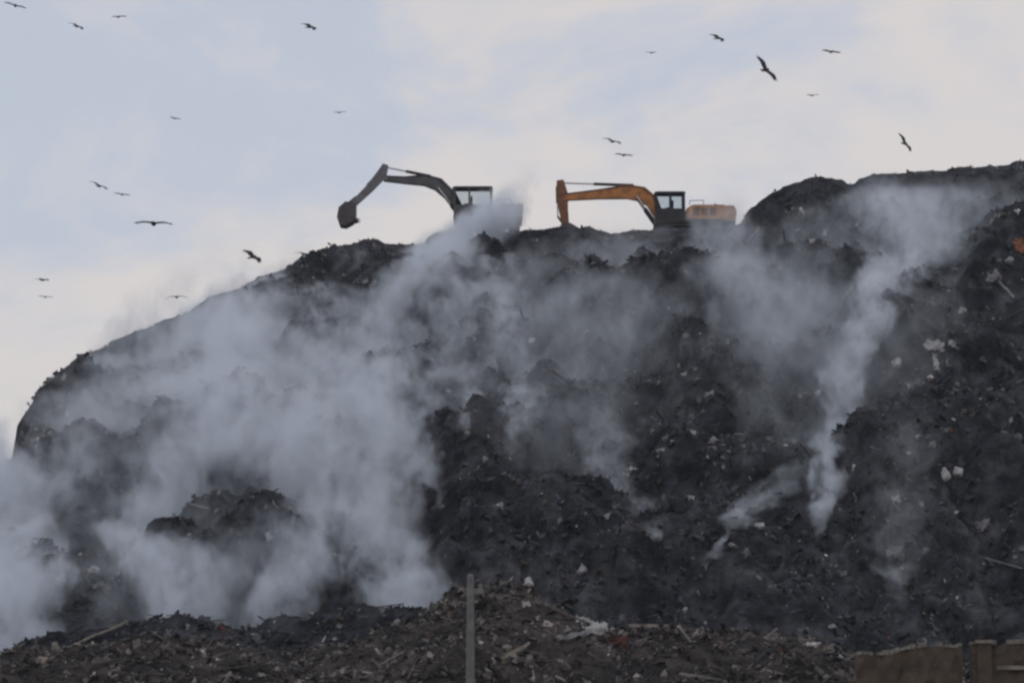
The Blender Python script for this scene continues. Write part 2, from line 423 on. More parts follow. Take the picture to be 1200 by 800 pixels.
def tube(bm, p, q, r, r2=None, n=12):
    p, q = Vector(p), Vector(q); r2 = r if r2 is None else r2
    z = (q - p).normalized(); x = z.orthogonal().normalized(); y = z.cross(x)
    A, B = [], []
    for i in range(n):
        a = 2 * math.pi * i / n; d = x * math.cos(a) + y * math.sin(a)
        A.append(bm.verts.new(p + d * r)); B.append(bm.verts.new(q + d * r2))
    for i in range(n): bm.faces.new((A[i], A[(i + 1) % n], B[(i + 1) % n], B[i]))
    bm.faces.new(list(reversed(A))); bm.faces.new(B)

def thick_line(pts, widths):
    """outline of a bent beam of varying depth along side-view points"""
    n = len(pts); up, dn = [], []
    for i in range(n):
        a = Vector(pts[max(i - 1, 0)]); b = Vector(pts[min(i + 1, n - 1)])
        d = (b - a).normalized(); nn = Vector((-d.y, d.x)); w = widths[i] / 2
        p = Vector(pts[i]); up.append(tuple(p + nn * w)); dn.append(tuple(p - nn * w))
    return up + list(reversed(dn))

def new(): return bmesh.new()

def cylinder_part(name, root, p, q, r, y, split=0.55):
    """hydraulic cylinder: painted barrel with its bright rod as a sub-part"""
    p = Vector((p[0], y, p[1])); q = Vector((q[0], y, q[1])); m = p.lerp(q, split)
    b = new(); tube(b, p, m, r); o = bm_obj(name, b, M['dark'], root, smooth=False)
    b = new(); tube(b, m.lerp(p, 0.05), q, r * 0.55); bm_obj('rod', b, M['chrome'], o)
    return o

def excavator(origin, S_, paint, stickm, bucketm, hoodm, label, J):
    """J holds the joints as photo pixels; local x runs to the right of the picture, z up"""
    root = thing('excavator', label, 'excavator', origin, 'excavators on top of the waste hill')
    cpx, gpx = J['centre']
    P = lambda q: ((q[0] - cpx) / S_, (gpx - q[1]) / S_)
    # undercarriage: two track frames with their belts
    for sy in (-1, 1):
        yc = sy * 1.15
        L2, H = 2.05, 0.88
        outl = []
        for k in range(9): a = math.pi / 2 + math.pi * k / 8; outl.append((-L2 + 0.44 + 0.44 * math.cos(a) * 1.0 - 0.0, 0.44 + 0.44 * math.sin(a)))
        for k in range(9): a = -math.pi / 2 + math.pi * k / 8; outl.append((L2 - 0.44 + 0.44 * math.cos(a), 0.44 + 0.44 * math.sin(a)))
        b = new(); n = len(outl)
        inner = [(x * 0.955, 0.44 + (z - 0.44) * 0.84) for x, z in outl]
        for y0, y1 in ((yc - 0.3, yc + 0.3),):
            vo0 = [b.verts.new((x, y0, z)) for x, z in outl]; vo1 = [b.verts.new((x, y1, z)) for x, z in outl]
            vi0 = [b.verts.new((x, y0, z)) for x, z in inner]; vi1 = [b.verts.new((x, y1, z)) for x, z in inner]
            for i in range(n):
                j = (i + 1) % n
                b.faces.new((vo0[i], vo1[i], vo1[j], vo0[j])); b.faces.new((vi0[i], vi0[j], vi1[j], vi1[i]))
                b.faces.new((vo0[i], vo0[j], vi0[j], vi0[i])); b.faces.new((vo1[i], vi1[i], vi1[j], vo1[j]))
        for k in range(20):                                # grouser bars
            x = -1.7 + 3.4 * k / 19
            box(b, x - 0.02, x + 0.02, yc - 0.3, yc + 0.3, 0.885, 0.925)
        tr = bm_obj('track', b, M['track'], root)
        b = new(); tube(b, (-1.6, yc - 0.22, 0.44), (-1.6, yc + 0.22, 0.44), 0.33, n=16); bm_obj('idler_wheel', b, M['dark'], tr)
        b = new(); tube(b, (1.6, yc - 0.22, 0.44), (1.6, yc + 0.22, 0.44), 0.33, n=10); bm_obj('sprocket', b, M['dark'], tr)
        for k in range(5):
            b = new(); x = -0.95 + 0.48 * k; tube(b, (x, yc - 0.2, 0.22), (x, yc + 0.2, 0.22), 0.13, n=10); bm_obj('roller', b, M['dark'], tr)
        b = new(); box(b, -1.25, 1.25, yc - 0.14, yc + 0.14, 0.36, 0.66); bm_obj('track_frame', b, M['dark'], tr, 0.02)
    b = new(); box(b, -0.9, 0.9, -0.86, 0.86, 0.45, 0.86); tube(b, (0, 0, 0.84), (0, 0, 1.06), 0.62, n=20)
    bm_obj('turntable', b, M['dark'], root)
    # upper structure
    x0, x1 = J['body_x']; x0 = (x0 - cpx) / S_; x1 = (x1 - cpx) / S_
    hz = (gpx - J['hood_y']) / S_
    b = new(); box(b, x0, x1 - 0.05, -1.3, 1.3, 1.05, 1.24); bm_obj('deck', b, M['dark'], root, 0.03)
    cabr = x0 + J.get('cab_len', 1.75)
    b = new(); prism(b, [(cabr + 0.08, 1.25), (x1 - 0.75, 1.25), (x1 - 0.75, hz), (cabr + 0.5, hz), (cabr + 0.08, hz - 0.25)], -1.28, 1.28)
    hood = bm_obj('engine_hood', b, hoodm, root, 0.05)
    for k in range(3):
        b = new()
        for q in range(6): box(b, cabr + 0.5 + k * 0.55, cabr + 0.9 + k * 0.55, -1.30, -1.285, 1.5 + q * 0.09, 1.55 + q * 0.09)
        bm_obj('vent', b, M['dark'], hood)
    cw = [(x1 - 0.73, 1.12), (x1 - 0.15, 1.12), (x1, 1.4), (x1, hz - 0.35), (x1 - 0.18, hz - 0.06), (x1 - 0.73, hz - 0.06)]
    b = new(); prism(b, cw, -1.32, 1.32); bm_obj('counterweight', b, hoodm, root, 0.06)
    b = new(); tube(b, (x1 - 1.3, 0.6, hz - 0.05), (x1 - 1.3, 0.6, hz + 0.32), 0.07); tube(b, (x1 - 1.3, 0.6, hz + 0.32), (x1 - 1.12, 0.6, hz + 0.42), 0.065)
    bm_obj('exhaust_pipe', b, M['dark'], root)
    b = new()
    for (p, q) in (((cabr + 0.3, hz), (cabr + 0.3, hz + 0.3)), ((cabr + 1.2, hz), (cabr + 1.2, hz + 0.3)), ((cabr + 0.3, hz + 0.3), (cabr + 1.2, hz + 0.3))):
        tube(b, (p[0], -1.2, p[1] - 0.02), (q[0], -1.2, q[1]), 0.022, n=6)
    bm_obj('handrail', b, M['dark'], root)
    # cab on the near side: posts, roof and panes
    ct = (gpx - J['cab_top']) / S_
    cx0, cx1, cy0, cy1 = x0 + 0.02, cabr, -1.28, -0.28
    cab = new()
    box(cab, cx0, cx1, cy0, cy1, 1.25, 1.95)
    for (x, w) in ((cx0, 0.11), (cx0 + 0.95, 0.10), (cx1 - 0.16, 0.16)):
        for y in (cy0, cy1 - 0.09):
            box(cab, x, x + w, y, y + 0.09, 1.951, ct - 0.13)
    cb = bm_obj('cab', cab, J['cab_mat'], root, 0.012)
    b = new(); prism(b, [(cx0 - 0.08, ct - 0.13), (cx1 + 0.03, ct - 0.13), (cx1 + 0.0, ct - 0.02), (cx1 - 0.2, ct), (cx0 + 0.15, ct), (cx0 - 0.05, ct - 0.04)], cy0 - 0.03, cy1 + 0.03)
    bm_obj('roof', b, M['dark'], cb, 0.02)
    for (xa, xb) in ((cx0 + 0.11, cx0 + 0.95), (cx0 + 1.05, cx1 - 0.16)):
        for y in (cy0 + 0.03, cy1 - 0.05):
            b = new(); box(b, xa, xb, y, y + 0.012, 1.951, ct - 0.131); bm_obj('window', b, M['glass'], cb)
    b = new(); box(b, cx0 + 0.03, cx0 + 0.045, cy0 + 0.09, cy1 - 0.09, 1.951, ct - 0.131); bm_obj('windscreen', b, M['glass'], cb)
    b = new(); box(b, cx0 + 0.7, cx0 + 1.15, cy0 + 0.3, cy0 + 0.72, 1.96, 2.08); box(b, cx0 + 1.08, cx0 + 1.2, cy0 + 0.3, cy0 + 0.72, 2.08, 2.55); bm_obj('seat', b, M['dark'], cb, 0.02)
    # working arm
    bp = [P(q) for q in J['boom']]; bw = J['boom_w']
    b = new(); prism(b, thick_line(bp, bw), -0.02, 0.40); bm_obj('boom', b, paint, root, 0.03)
    for y in (-0.05, 0.43):
        b = new()
        for q in range(len(bp) - 1):
            w0, w1 = bw[q] * 0.42, bw[q + 1] * 0.42
            tube(b, (bp[q][0], y, bp[q][1] + w0), (bp[q + 1][0], y, bp[q + 1][1] + w1), 0.03, n=6)
        bm_obj('hose', b, M['dark'], root)
    sp = [P(q) for q in J['stick']]; sw = J['stick_w']
    b = new(); prism(b, thick_line(sp, sw), 0.03, 0.35)
    piv = P(J['pivot']); tube(b, (piv[0], -0.06, piv[1]), (piv[0], 0.44, piv[1]), 0.15, n=14)
    bm_obj('stick', b, stickm, root, 0.02)
    bk = [P(q) for q in J['bucket']]
    b = new(); prism(b, bk, -0.45, 0.83)
    bo = bm_obj('bucket', b, bucketm, root, 0.03)
    lip0, lip1 = Vector(P(J['lip'][0])), Vector(P(J['lip'][1]))
    for k in range(5):
        y = -0.40 + k * 0.30
        b = new(); d = lip1
        v = [b.verts.new((lip0.x, y - 0.06, lip0.y + 0.05)), b.verts.new((lip0.x, y + 0.06, lip0.y + 0.05)), b.verts.new((lip0.x, y + 0.06, lip0.y - 0.05)), b.verts.new((lip0.x, y - 0.06, lip0.y - 0.05)), b.verts.new((d.x, y, d.y))]
        b.faces.new(v[:4]); [b.faces.new((v[i], v[(i + 1) % 4], v[4])) for i in range(4)]
        bm_obj('tooth', b, M['bucket'], bo)
    c = J['boom_cyl']
    for y in (-0.14, 0.52): cylinder_part('boom_cylinder', root, P(c[0]), P(c[1]), 0.10, y)
    c = J['stick_cyl']; cylinder_part('stick_cylinder', root, P(c[0]), P(c[1]), 0.10, 0.19)
    c = J['bucket_cyl']; cylinder_part('bucket_cylinder', root, P(c[0]), P(c[1]), 0.085, 0.19)
    b = new(); l = J['link']
    for q in range(len(l) - 1): tube(b, (*P(l[q])[:1], 0.19, P(l[q])[1]), (*P(l[q + 1])[:1], 0.19, P(l[q + 1])[1]), 0.07, n=8)
    bm_obj('bucket_linkage', b, M['dark'], root)
    return root

excavator(EX1, FPX / EX1.y, M['grey'], M['midgrey'], M['bucket'], M['pale'],
    'grey excavator on the crest, arm raised with bucket in the air, half veiled by smoke',
    dict(centre=(572, 279), body_x=(531, 613), hood_y=242, cab_top=221, cab_len=2.5, cab_mat=M['grey'],
         boom=[(540, 248), (528, 228), (512, 213), (496, 208), (472, 208), (447, 206)], boom_w=[0.55, 0.75, 0.85, 0.72, 0.45, 0.34],
         pivot=(449, 206), stick=[(449, 189), (445, 200), (430, 218), (405, 243)], stick_w=[0.36, 0.66, 0.50, 0.34],
         bucket=[(414, 238), (402, 236), (394, 243), (392, 255), (395, 264), (402, 265), (411, 260), (414, 252)], lip=((412, 258), (420, 256)),
         boom_cyl=((546, 262), (512, 218)), stick_cyl=((503, 203), (449, 192)), bucket_cyl=((443, 197), (414, 228)), link=[(414, 228), (402, 238), (414, 240)]))
excavator(EX2, FPX / EX2.y, M['orange'], M['rust'], M['bucket'], M['tan'],
    'orange excavator on the crest with its boom level and its stick pointing straight down',
    dict(centre=(812, 283), body_x=(766, 862), hood_y=243, cab_top=227, cab_len=1.95, cab_mat=M['dark'],
         boom=[(772, 252), (764, 234), (752, 225), (735, 222), (700, 225), (655, 229)], boom_w=[0.6, 0.85, 0.98, 0.92, 0.62, 0.42],
         pivot=(657, 228), stick=[(654, 208), (656, 225), (658, 245), (661, 266)], stick_w=[0.45, 0.80, 0.60, 0.42],
         bucket=[(655, 262), (666, 262), (676, 268), (681, 277), (676, 284), (668, 284), (660, 276), (654, 270)], lip=((668, 281), (666, 290)),
         boom_cyl=((768, 262), (745, 228)), stick_cyl=((742, 214), (655, 211)), bucket_cyl=((650, 216), (651, 252)), link=[(651, 252), (658, 262), (662, 264)]))

# ------------------------------------------------------------------ birds
def bird_mesh(name, fold, droop, tailfork, seed):
    """one soaring bird: lofted body with head and beak, bent wings with finger feathers, forked tail. Nose +Y, wings along X, span about 1.5 m"""
    r = random.Random(seed); bm = new()
    prof = [(0.36, 0.004, -0.012), (0.33, 0.012, -0.008), (0.31, 0.026, 0), (0.27, 0.042, 0.008), (0.22, 0.044, 0.004), (0.15, 0.066, 0), (0.05, 0.080, -0.006), (-0.08, 0.070, -0.004), (-0.20, 0.040, 0), (-0.28, 0.016, 0.004)]
    rings = []
    for y, rad, dz in prof:
        rad *= 1.2
        rings.append([bm.verts.new((rad * math.cos(a * math.pi / 4), y, dz + rad * 0.9 * math.sin(a * math.pi / 4))) for a in range(8)])
    for i in range(len(rings) - 1):
        for k in range(8): bm.faces.new((rings[i][k], rings[i + 1][k], rings[i + 1][(k + 1) % 8], rings[i][(k + 1) % 8]))
    bm.faces.new(rings[0]); bm.faces.new(list(reversed(rings[-1])))
    for s in (-1, 1):
        # span x, leading edge y, trailing edge y, height, thickness
        st = [(px_, le_ * 1.35, te_ * 1.35, h_, t_ * 1.4) for px_, le_, te_, h_, t_ in [(0.03, 0.15, -0.10, 0.02, 0.035), (0.18, 0.19, -0.12, 0.05, 0.028), (0.36, 0.22 , -0.10, 0.09 - droop * 0.02, 0.02), (0.52, 0.17 - fold * 0.1, -0.09 - fold * 0.1, 0.10 - droop * 0.07, 0.014), (0.62, 0.10 - fold * 0.2, -0.10 - fold * 0.16, 0.10 - droop * 0.12, 0.010)]]
        prev = None
        for x, le, te, h, th in st:
            cur = [bm.verts.new(p) for p in ((s * x, le, h), (s * x, le * 0.6 + te * 0.4, h + th), (s * x, te, h - th * 0.3), (s * x, le * 0.6 + te * 0.4, h - th * 0.6))]
            if prev:
                for k in range(4): bm.faces.new((prev[k], prev[(k + 1) % 4], cur[(k + 1) % 4], cur[k]))
            else: bm.faces.new(cur)
            prev = cur
        bm.faces.new(list(reversed(prev)))
        tipx, tle, tte, th_ = st[-1][0], st[-1][1], st[-1][2], st[-1][3]
        for k in range(5):                                  # separate finger feathers
            f = k / 4; y0 = tle * (1 - f) + tte * f
            ln = 0.17 - 0.05 * abs(f - 0.35) - 0.03 * f; ang = R(8) - f * R(48) - fold * R(25)
            dx, dy = math.cos(ang) * ln, math.sin(ang) * ln
            w = 0.026
            a = [bm.verts.new(p) for p in ((s * (tipx - 0.03), y0 + w, th_ + 0.004), (s * (tipx - 0.03), y0 - w, th_ + 0.004), (s * (tipx - 0.03), y0, th_ - 0.008))]
            t_ = bm.verts.new((s * (tipx + dx), y0 + dy, th_ + 0.02 - droop * 0.04))
            bm.faces.new(a); [bm.faces.new((a[i], a[(i + 1) % 3], t_)) for i in range(3)]
    top = [(0.03, -0.20), (0.085, -0.46), (0.0, -0.46 + tailfork), (-0.085, -0.46), (-0.03, -0.20)]
    a = [bm.verts.new((x, y, 0.012)) for x, y in top]; b = [bm.verts.new((x, y, -0.004)) for x, y in top]
    bm.faces.new(a); bm.faces.new(list(reversed(b)))
    for i in range(5): bm.faces.new((a[i], b[i], b[(i + 1) % 5], a[(i + 1) % 5]))
    bmesh.ops.recalc_face_normals(bm, faces=bm.faces)
    me = bpy.data.meshes.new(name); bm.to_mesh(me); bm.free()
    return me

# px, py, depth, scale, pitch, roll, yaw, fold, droop, material, label
BIRDS = [
 (18, 7, 150, 1.05, 4, 12, 15, 0.2, 0.6, 'birdgrey', 'soaring bird in the top left corner of the sky, wings nearly level'),
 (90, 31, 160, 1.0, 8, 28, -25, 0.5, 0.9, 'birdgrey', 'bird below and right of the one in the top left corner, right wing dipped'),
 (139, 20, 165, 0.85, 2, -10, 30, 0.4, 0.8, 'birdgrey', 'small bird third from the left along the top edge, left wing slightly low'),
 (363, 32, 150, 0.95, 20, 30, -35, 0.6, 0.5, 'bird', 'dark bird alone in the top middle left of the sky, banking down to its right'),
 (841, 45, 150, 0.9, 22, 34, -40, 0.5, 0.5, 'bird', 'dark compact bird just up and left of the big banking bird'),
 (897, 82, 95, 1.0, 30, 55, -8, 0.1, 0.1, 'bird', 'large black bird high on the right, banking so steeply its wings point downwards'),
 (974, 61, 170, 1.05, 2, 6, 10, 0.2, 0.6, 'birdgrey', 'pale distant bird right of the big banking bird, gliding level'),
 (763, 62, 230, 0.9, 3, 8, -30, 0.4, 0.4, 'birdgrey', 'tiny pale bird farthest left of those above the orange excavator'),
 (952, 112, 230, 1.0, 3, -6, 20, 0.4, 0.4, 'birdgrey', 'tiny pale bird below the big banking bird, above the right slope'),
 (718, 166, 150, 0.98, 18, 22, -20, 0.4, 0.4, 'bird', 'dark bird close above the orange boom, upper of two'),
 (731, 182, 165, 0.98, 0, 4, 10, 0.1, 0.5, 'birdgrey', 'pale brownish bird just above the orange boom, lower of two'),
 (1060, 168, 135, 1.0, 22, 60, -18, 0.4, 0.1, 'bird', 'dark bird alone at the right above the crest, turned steeply on one wing'),
 (398, 132, 220, 0.95, 3, -8, 25, 0.3, 0.4, 'birdgrey', 'tiny bird above the raised arm of the grey excavator'),
 (205, 139, 235, 0.9, 2, 4, 35, 0.3, 0.4, 'birdgrey', 'tiny faint bird alone in the upper left middle of the sky'),
 (116, 218, 140, 0.95, 10, 26, -12, 0.3, 0.5, 'bird', 'dark bird of a close pair at the left, the left one, right wing dipped'),
 (143, 228, 165, 0.85, 0, 4, 15, 0.3, 0.6, 'birdgrey', 'pale bird of a close pair at the left, the right and lower one'),
 (180, 262, 84, 1.0, 2, 1, 4, 0.0, 0.75, 'bird', 'large bird seen head on with long level wings, above the left slope'),
 (296, 301, 120, 0.92, 26, 36, -20, 0.4, 0.3, 'bird', 'blackest bird low over the left crest, banking down to its right'),
 (357, 298, 136, 0.9, 12, 10, -15, 0.3, 0.6, 'bird', 'dark bird skimming the crest below the excavator bucket'),
 (50, 328, 150, 0.85, 10, 10, -30, 0.4, 0.6, 'bird', 'dark small bird at the far left, upper of two above the hill edge'),
 (53, 348, 200, 0.9, 0, 2, 20, 0.3, 0.5, 'birdgrey', 'faint bird at the far left, lower of two above the hill edge'),
 (207, 348, 138, 0.95, 4, -4, 10, 0.3, 1.3, 'bird', 'bird with drooping wings just above the left slope among the smoke'),
]
for i, (px, py, Y, sc, pi_, ro, ya, fo, dr, mm, lab) in enumerate(BIRDS):
    o = link('bird', bird_mesh('bird', fo, dr, 0.05, i), M[mm], loc=at(px, py, Y))
    o.rotation_euler = Euler((R(pi_), R(ro), R(ya)), 'XYZ'); o.scale = (sc,) * 3
    tag(o, lab, 'bird', 'birds circling over the waste hill')

# ------------------------------------------------------------------ concrete pole and boundary wall
pb = at(551, 800, 63.5); ptop = at(551, 672, 63.5).z
pole = thing('concrete_pole', 'slim grey concrete pole with a short bracket, standing in front of the debris bank', 'pole', (pb.x, 63.5, 0))
b = new()
prev = None
for z, w, d in ((-0.3, 0.13, 0.12), (ptop * 0.5, 0.115, 0.105), (ptop - 0.1, 0.095, 0.085), (ptop, 0.06, 0.05)):
    cur = [b.verts.new((sx * w, sy * d, z)) for sx, sy in ((-1, -1), (1, -1), (1, 1), (-1, 1))]
    if prev: [b.faces.new((prev[k], prev[(k + 1) % 4], cur[(k + 1) % 4], cur[k])) for k in range(4)]
    prev = cur
b.faces.new(prev)
bm_obj('shaft', b, M['concrete'], pole, 0.02)
b = new(); box(b, 0.10, 0.36, -0.07, 0.07, ptop - 0.56, ptop - 0.40); tube(b, (0.27, 0, ptop - 0.40), (0.27, 0, ptop - 0.26), 0.05, 0.035)
bm_obj('bracket', b, M['concrete'], pole)

def wall(name, label, px0, px1, pyL, pyR, Y, thick, pier):
    a = at(px0, pyL, Y); c = at(px1, pyR, Y)
    root = thing(name, label, 'wall', (a.x, Y, 0), 'mud walls at the lower right')
    Lh = c.x - a.x; n = 40
    # body with an uneven top and slightly bulging faces
    vx = np.linspace(0, Lh, n); top = a.z + (c.z - a.z) * vx / Lh + 0.12 * fbm(vx * 0.9, vx * 0, 131 + int(px0), 4)
    nz = 14
    V, Q = [], []
    for side, y in ((0, -thick / 2), (1, thick / 2)):
        for j in range(nz):
            f = j / (nz - 1)
            bul = 0.11 * fbm(vx * 2.1, vx * 0 + f * 5, 141, 4)
            V += [(x, y + (bul[i] if side == 0 else -bul[i]), -0.2 + (top[i] + 0.2) * f) for i, x in enumerate(vx)]
    for side in (0, 1):
        for j in range(nz - 1):
            for i in range(n - 1):
                q = side * n * nz + j * n + i
                Q.append((q, q + 1, q + n + 1, q + n) if side == 0 else (q + n, q + n + 1, q + 1, q))
    o = n * nz
    for i in range(n - 1):
        q = (nz - 1) * n + i; Q.append((q, q + 1, q + 1 + o, q + o))
    for j in range(nz - 1):
        Q.append((j * n, (j + 1) * n, (j + 1) * n + o, j * n + o)); q = j * n + n - 1; Q.append((q, q + o, q + n + o, q + n))
    link('wall_body', mesh_np('wall_body', V, quads=Q), M['mud'], root)
    b = new()
    wr = random.Random(int(px0))
    for i in range(0, n - 1, 2):
        k = min(i + 2, n - 1)
        if wr.random() < 0.16: continue
        x0_, x1_ = vx[i] + 0.012, vx[k] - 0.012; h = wr.uniform(0.05, 0.13)
        prism(b, [(x0_, top[i] + 0.004), (x1_, top[k] + 0.004), (x1_, top[k] + h), (x0_, top[i] + h)], -thick / 2 - wr.uniform(0.0, 0.09), thick / 2 + 0.06)
    bm_obj('coping', b, M['coping'], root, 0.015)
    if pier:
        b = new(); box(b, 0.10, 0.46, -thick / 2 - 0.16, -thick / 2 - 0.01, -0.2, top[0] + 0.02); bm_obj('pier', b, M['mud'], root, 0.03)
        b = new(); box(b, 0.06, 0.50, -thick / 2 - 0.2, -thick / 2 - 0.065, top[0] + 0.025, top[0] + 0.11); bm_obj('pier_cap', b, M['coping'], root, 0.03)
        b = new(); box(b, 0.6, Lh, -thick / 2 - 0.07, -thick / 2 + 0.03, top[0] - 0.62, top[0] - 0.52); bm_obj('ledge', b, M['coping'], root, 0.02)
    return root
wall('mud_wall', 'low brown mud wall with a pale uneven top, left of the dark gap', 1003, 1126, 768, 756, 57.0, 0.35, False)
wall('mud_wall', 'brown mud wall with a capped pier and a ledge, right of the dark gap', 1137, 1420, 755, 748, 57.0, 0.35, True)

# ------------------------------------------------------------------ larger pieces of waste one can single out
def crumple(name, w, h, amp, seed, m, n=14, thick=0.02):
    """sheet of plastic or cloth, folded and thick enough to be solid"""
    u, v = np.meshgrid(np.linspace(-0.5, 0.5, n), np.linspace(-0.5, 0.5, n))
    edge = 1 + 0.3 * fbm(u * 3 + seed, v * 3, 151, 2)
    x = u * w * edge; z = v * h * edge
    y = amp * fbm(u * 3.1 + seed * 1.7, v * 3.1, 161, 3) * 1.6
    A = np.stack([x, y, z], -1).reshape(-1, 3); B = A + (0, thick, 0)
    i = np.arange((n - 1) * n).reshape(n - 1, n)[:, :-1].ravel()
    q = np.stack([i, i + 1, i + n + 1, i + n], -1); o = n * n
    Q = [q, q[:, ::-1] + o]
    rim = list(range(n)) + [n * k + n - 1 for k in range(1, n)] + [n * (n - 1) + k for k in range(n - 2, -1, -1)] + [n * k for k in range(n - 2, 0, -1)]
    r = np.array(rim); r2 = np.roll(r, -1)
    Q.append(np.stack([r2, r, r + o, r2 + o], -1))
    return mesh_np(name, np.concatenate([A, B]), quads=np.concatenate(Q), smooth=True)

def sack(name, w, h, seed):
    """stuffed bag: knotted neck and sagging, dented body"""
    bm = new(); bmesh.ops.create_icosphere(bm, subdivisions=3, radius=1.0)
    for vt in bm.verts:
        p = vt.co.copy(); k = 1 + 0.75 * float(fbm(np.array(p.x * 1.5 + seed), np.array(p.y * 1.5 + p.z * 1.4), 171, 4))
        zt = p.z; pinch = 1.0 if zt < 0.35 else max(0.4, 1 - (zt - 0.35) * 0.9)
        vt.co = Vector((p.x * k * w / 2 * pinch, p.y * k * w / 2 * pinch, (zt * (0.85 if zt < 0 else 1.15)) * h / 2))
        vt.co.x += 0.22 * w * float(fbm(np.array(p.z * 1.3 + seed * 2.1), np.array(seed * 0.7), 173, 2))
    me = bpy.data.meshes.new(name); bm.to_mesh(me); bm.free()
    for p in me.polygons: p.use_smooth = True
    return me

def plank(name, l, w, t):
    bm = new(); n = 8
    pts = [(-l / 2 + l * k / n, 0.02 * math.sin(k * 1.7)) for k in range(n + 1)]
    prism(bm, thick_line(pts, [t * (0.85 + 0.15 * math.sin(k * 2.1)) for k in range(n + 1)]), -w / 2, w / 2)
    bmesh.ops.recalc_face_normals(bm, faces=bm.faces)
    me = bpy.data.meshes.new(name); bm.to_mesh(me); bm.free(); return me

def put(name, me, m, px, py, label, cat, rot=(0, 0, 0), lift=0.12, group=None):
    h = ray_hill(px, py)
    if h is None: h = at(px, py, 139)
    d = (Vector((0, 0, CAM_Z)) - h).normalized()
    o = link(name, me, m, loc=h + d * lift + Vector((0, 0, lift * 0.5))); o.rotation_euler = tuple(R(a) for a in rot)
    return tag(o, label, cat, group)

G1 = 'large scraps of plastic on the slope'
put('plastic_sheet', crumple('plastic_sheet', 1.0, 0.7, 0.3, 1, M['white']), M['white'], 1095, 409, 'pale torn plastic sheet high on the right slope, spread over the hanging strip', 'plastic sheet', (-35, 8, 0), 0.35, G1)
put('plastic_strip', crumple('plastic_strip', 0.28, 1.3, 0.15, 2, M['white']), M['white'], 1097, 428, 'narrow white plastic strip hanging down the right slope under a torn sheet', 'plastic strip', (-38, 4, 0), 0.3, G1)
put('plastic_bag', sack('plastic_bag', 0.5, 0.65, 3), M['white'], 1051, 428, 'small white plastic bag at the right edge of the tall smoke plume', 'plastic bag', (10, 20, 30), 0.2, G1)
put('plastic_bag', sack('plastic_bag', 0.42, 0.75, 5), M['white'], 1107, 560, 'upright white plastic bag, left of a pair low on the right slope', 'plastic bag', (0, 8, 0), 0.2, G1)
put('plastic_bag', sack('plastic_bag', 0.5, 0.6, 7), M['white'], 1123, 556, 'white plastic bag leaning over, right of a pair low on the right slope', 'plastic bag', (10, -40, 20), 0.2, G1)
put('plastic_sheet', crumple('plastic_sheet', 0.7, 0.6, 0.3, 8, M['offwhite']), M['offwhite'], 1152, 618, 'crumpled greyish sheet on the lower right slope below the pair of white bags', 'plastic sheet', (-30, -20, 0), 0.25, G1)
put('plastic_bag', sack('plastic_bag', 0.55, 0.6, 9), M['offwhite'], 1122, 273, 'small grey bag high on the right slope beside the top of the tall smoke plume', 'plastic bag', (0, 0, 0), 0.2, G1)
put('plastic_sheet', crumple('plastic_sheet', 0.95, 0.65, 0.4, 11, M['offwhite']), M['offwhite'], 1163, 327, 'crumpled pale sheet at the upper end of a slanting board, far right', 'plastic sheet', (-35, -10, 0), 0.3, G1)
put('board', plank('board', 1.3, 0.2, 0.14), M['offwhite'], 1178, 341, 'pale slanting board on the slope at the far right', 'board', (0, 45, 10), 0.25)
put('tarpaulin', crumple('tarpaulin', 1.3, 1.3, 0.5, 13, M['amber']), M['amber'], 1199, 294, 'orange brown tarpaulin scrap at the right edge of the picture', 'tarpaulin', (-35, 5, 0), 0.35)
put('plastic_bag', sack('plastic_bag', 0.5, 0.5, 15), M['offwhite'], 1184, 309, 'rounded pale bag beside the orange brown tarpaulin', 'plastic bag', (0, 10, 0), 0.25, G1)
put('board', plank('board', 1.6, 0.16, 0.12), M['offwhite'], 880, 281, 'thin pale board standing on the crest behind the orange excavator', 'board', (0, -50, 0), 0.3)
put('plastic_bag', sack('plastic_bag', 0.5, 0.45, 17), M['offwhite'], 920, 353, 'small pale bag on the middle of the upper slope', 'plastic bag', (0, 60, 0), 0.25, G1)
put('plastic_bag', sack('plastic_bag', 0.45, 0.5, 19), M['white'], 890, 620, 'small white bag just right of the short slanting smoke wisp', 'plastic bag', (0, 30, 0), 0.2, G1)
put('plastic_sheet', crumple('plastic_sheet', 0.8, 0.5, 0.3, 21, M['offwhite']), M['offwhite'], 1050, 650, 'blue grey sheet on the lower slope in a thin veil of smoke', 'plastic sheet', (-30, 15, 0), 0.25, G1)
put('plastic_bag', sack('plastic_bag', 0.4, 0.6, 23), M['white'], 72, 684, 'white bag low at the left edge, half lost in the smoke', 'plastic bag', (0, 5, 0), 0.25, G1)
put('plastic_bag', sack('plastic_bag', 0.4, 0.55, 25), M['offwhite'], 681, 671, 'small pale bag at the foot of the dark slope, right of the pole', 'plastic bag', (0, 15, 0), 0.2, G1)
put('plastic_bag', sack('plastic_bag', 0.35, 0.4, 26), M['white'], 619, 686, 'tiny white bag on top of the brown bank right of the pole', 'plastic bag', (0, 15, 0), 0.2, G1)
G2 = 'large scraps on the debris bank'
put('plastic_sheet', crumple('plastic_sheet', 1.1, 0.6, 0.25, 27, M['white']), M['white'], 692, 737, 'white crumpled plastic sheet lying on the edge of the debris bank', 'plastic sheet', (-48, 12, 0), 0.25, G2)
put('board', plank('board', 1.7, 0.22, 0.16), M['wood'], 760, 736, 'long pale board lying level on the bank right of the white sheet', 'board', (0, 0, 6), 0.22, G2)
put('board', plank('board', 1.1, 0.2, 0.14), M['offwhite'], 672, 748, 'short grey board sticking out under the white sheet', 'board', (0, -12, 20), 0.22, G2)
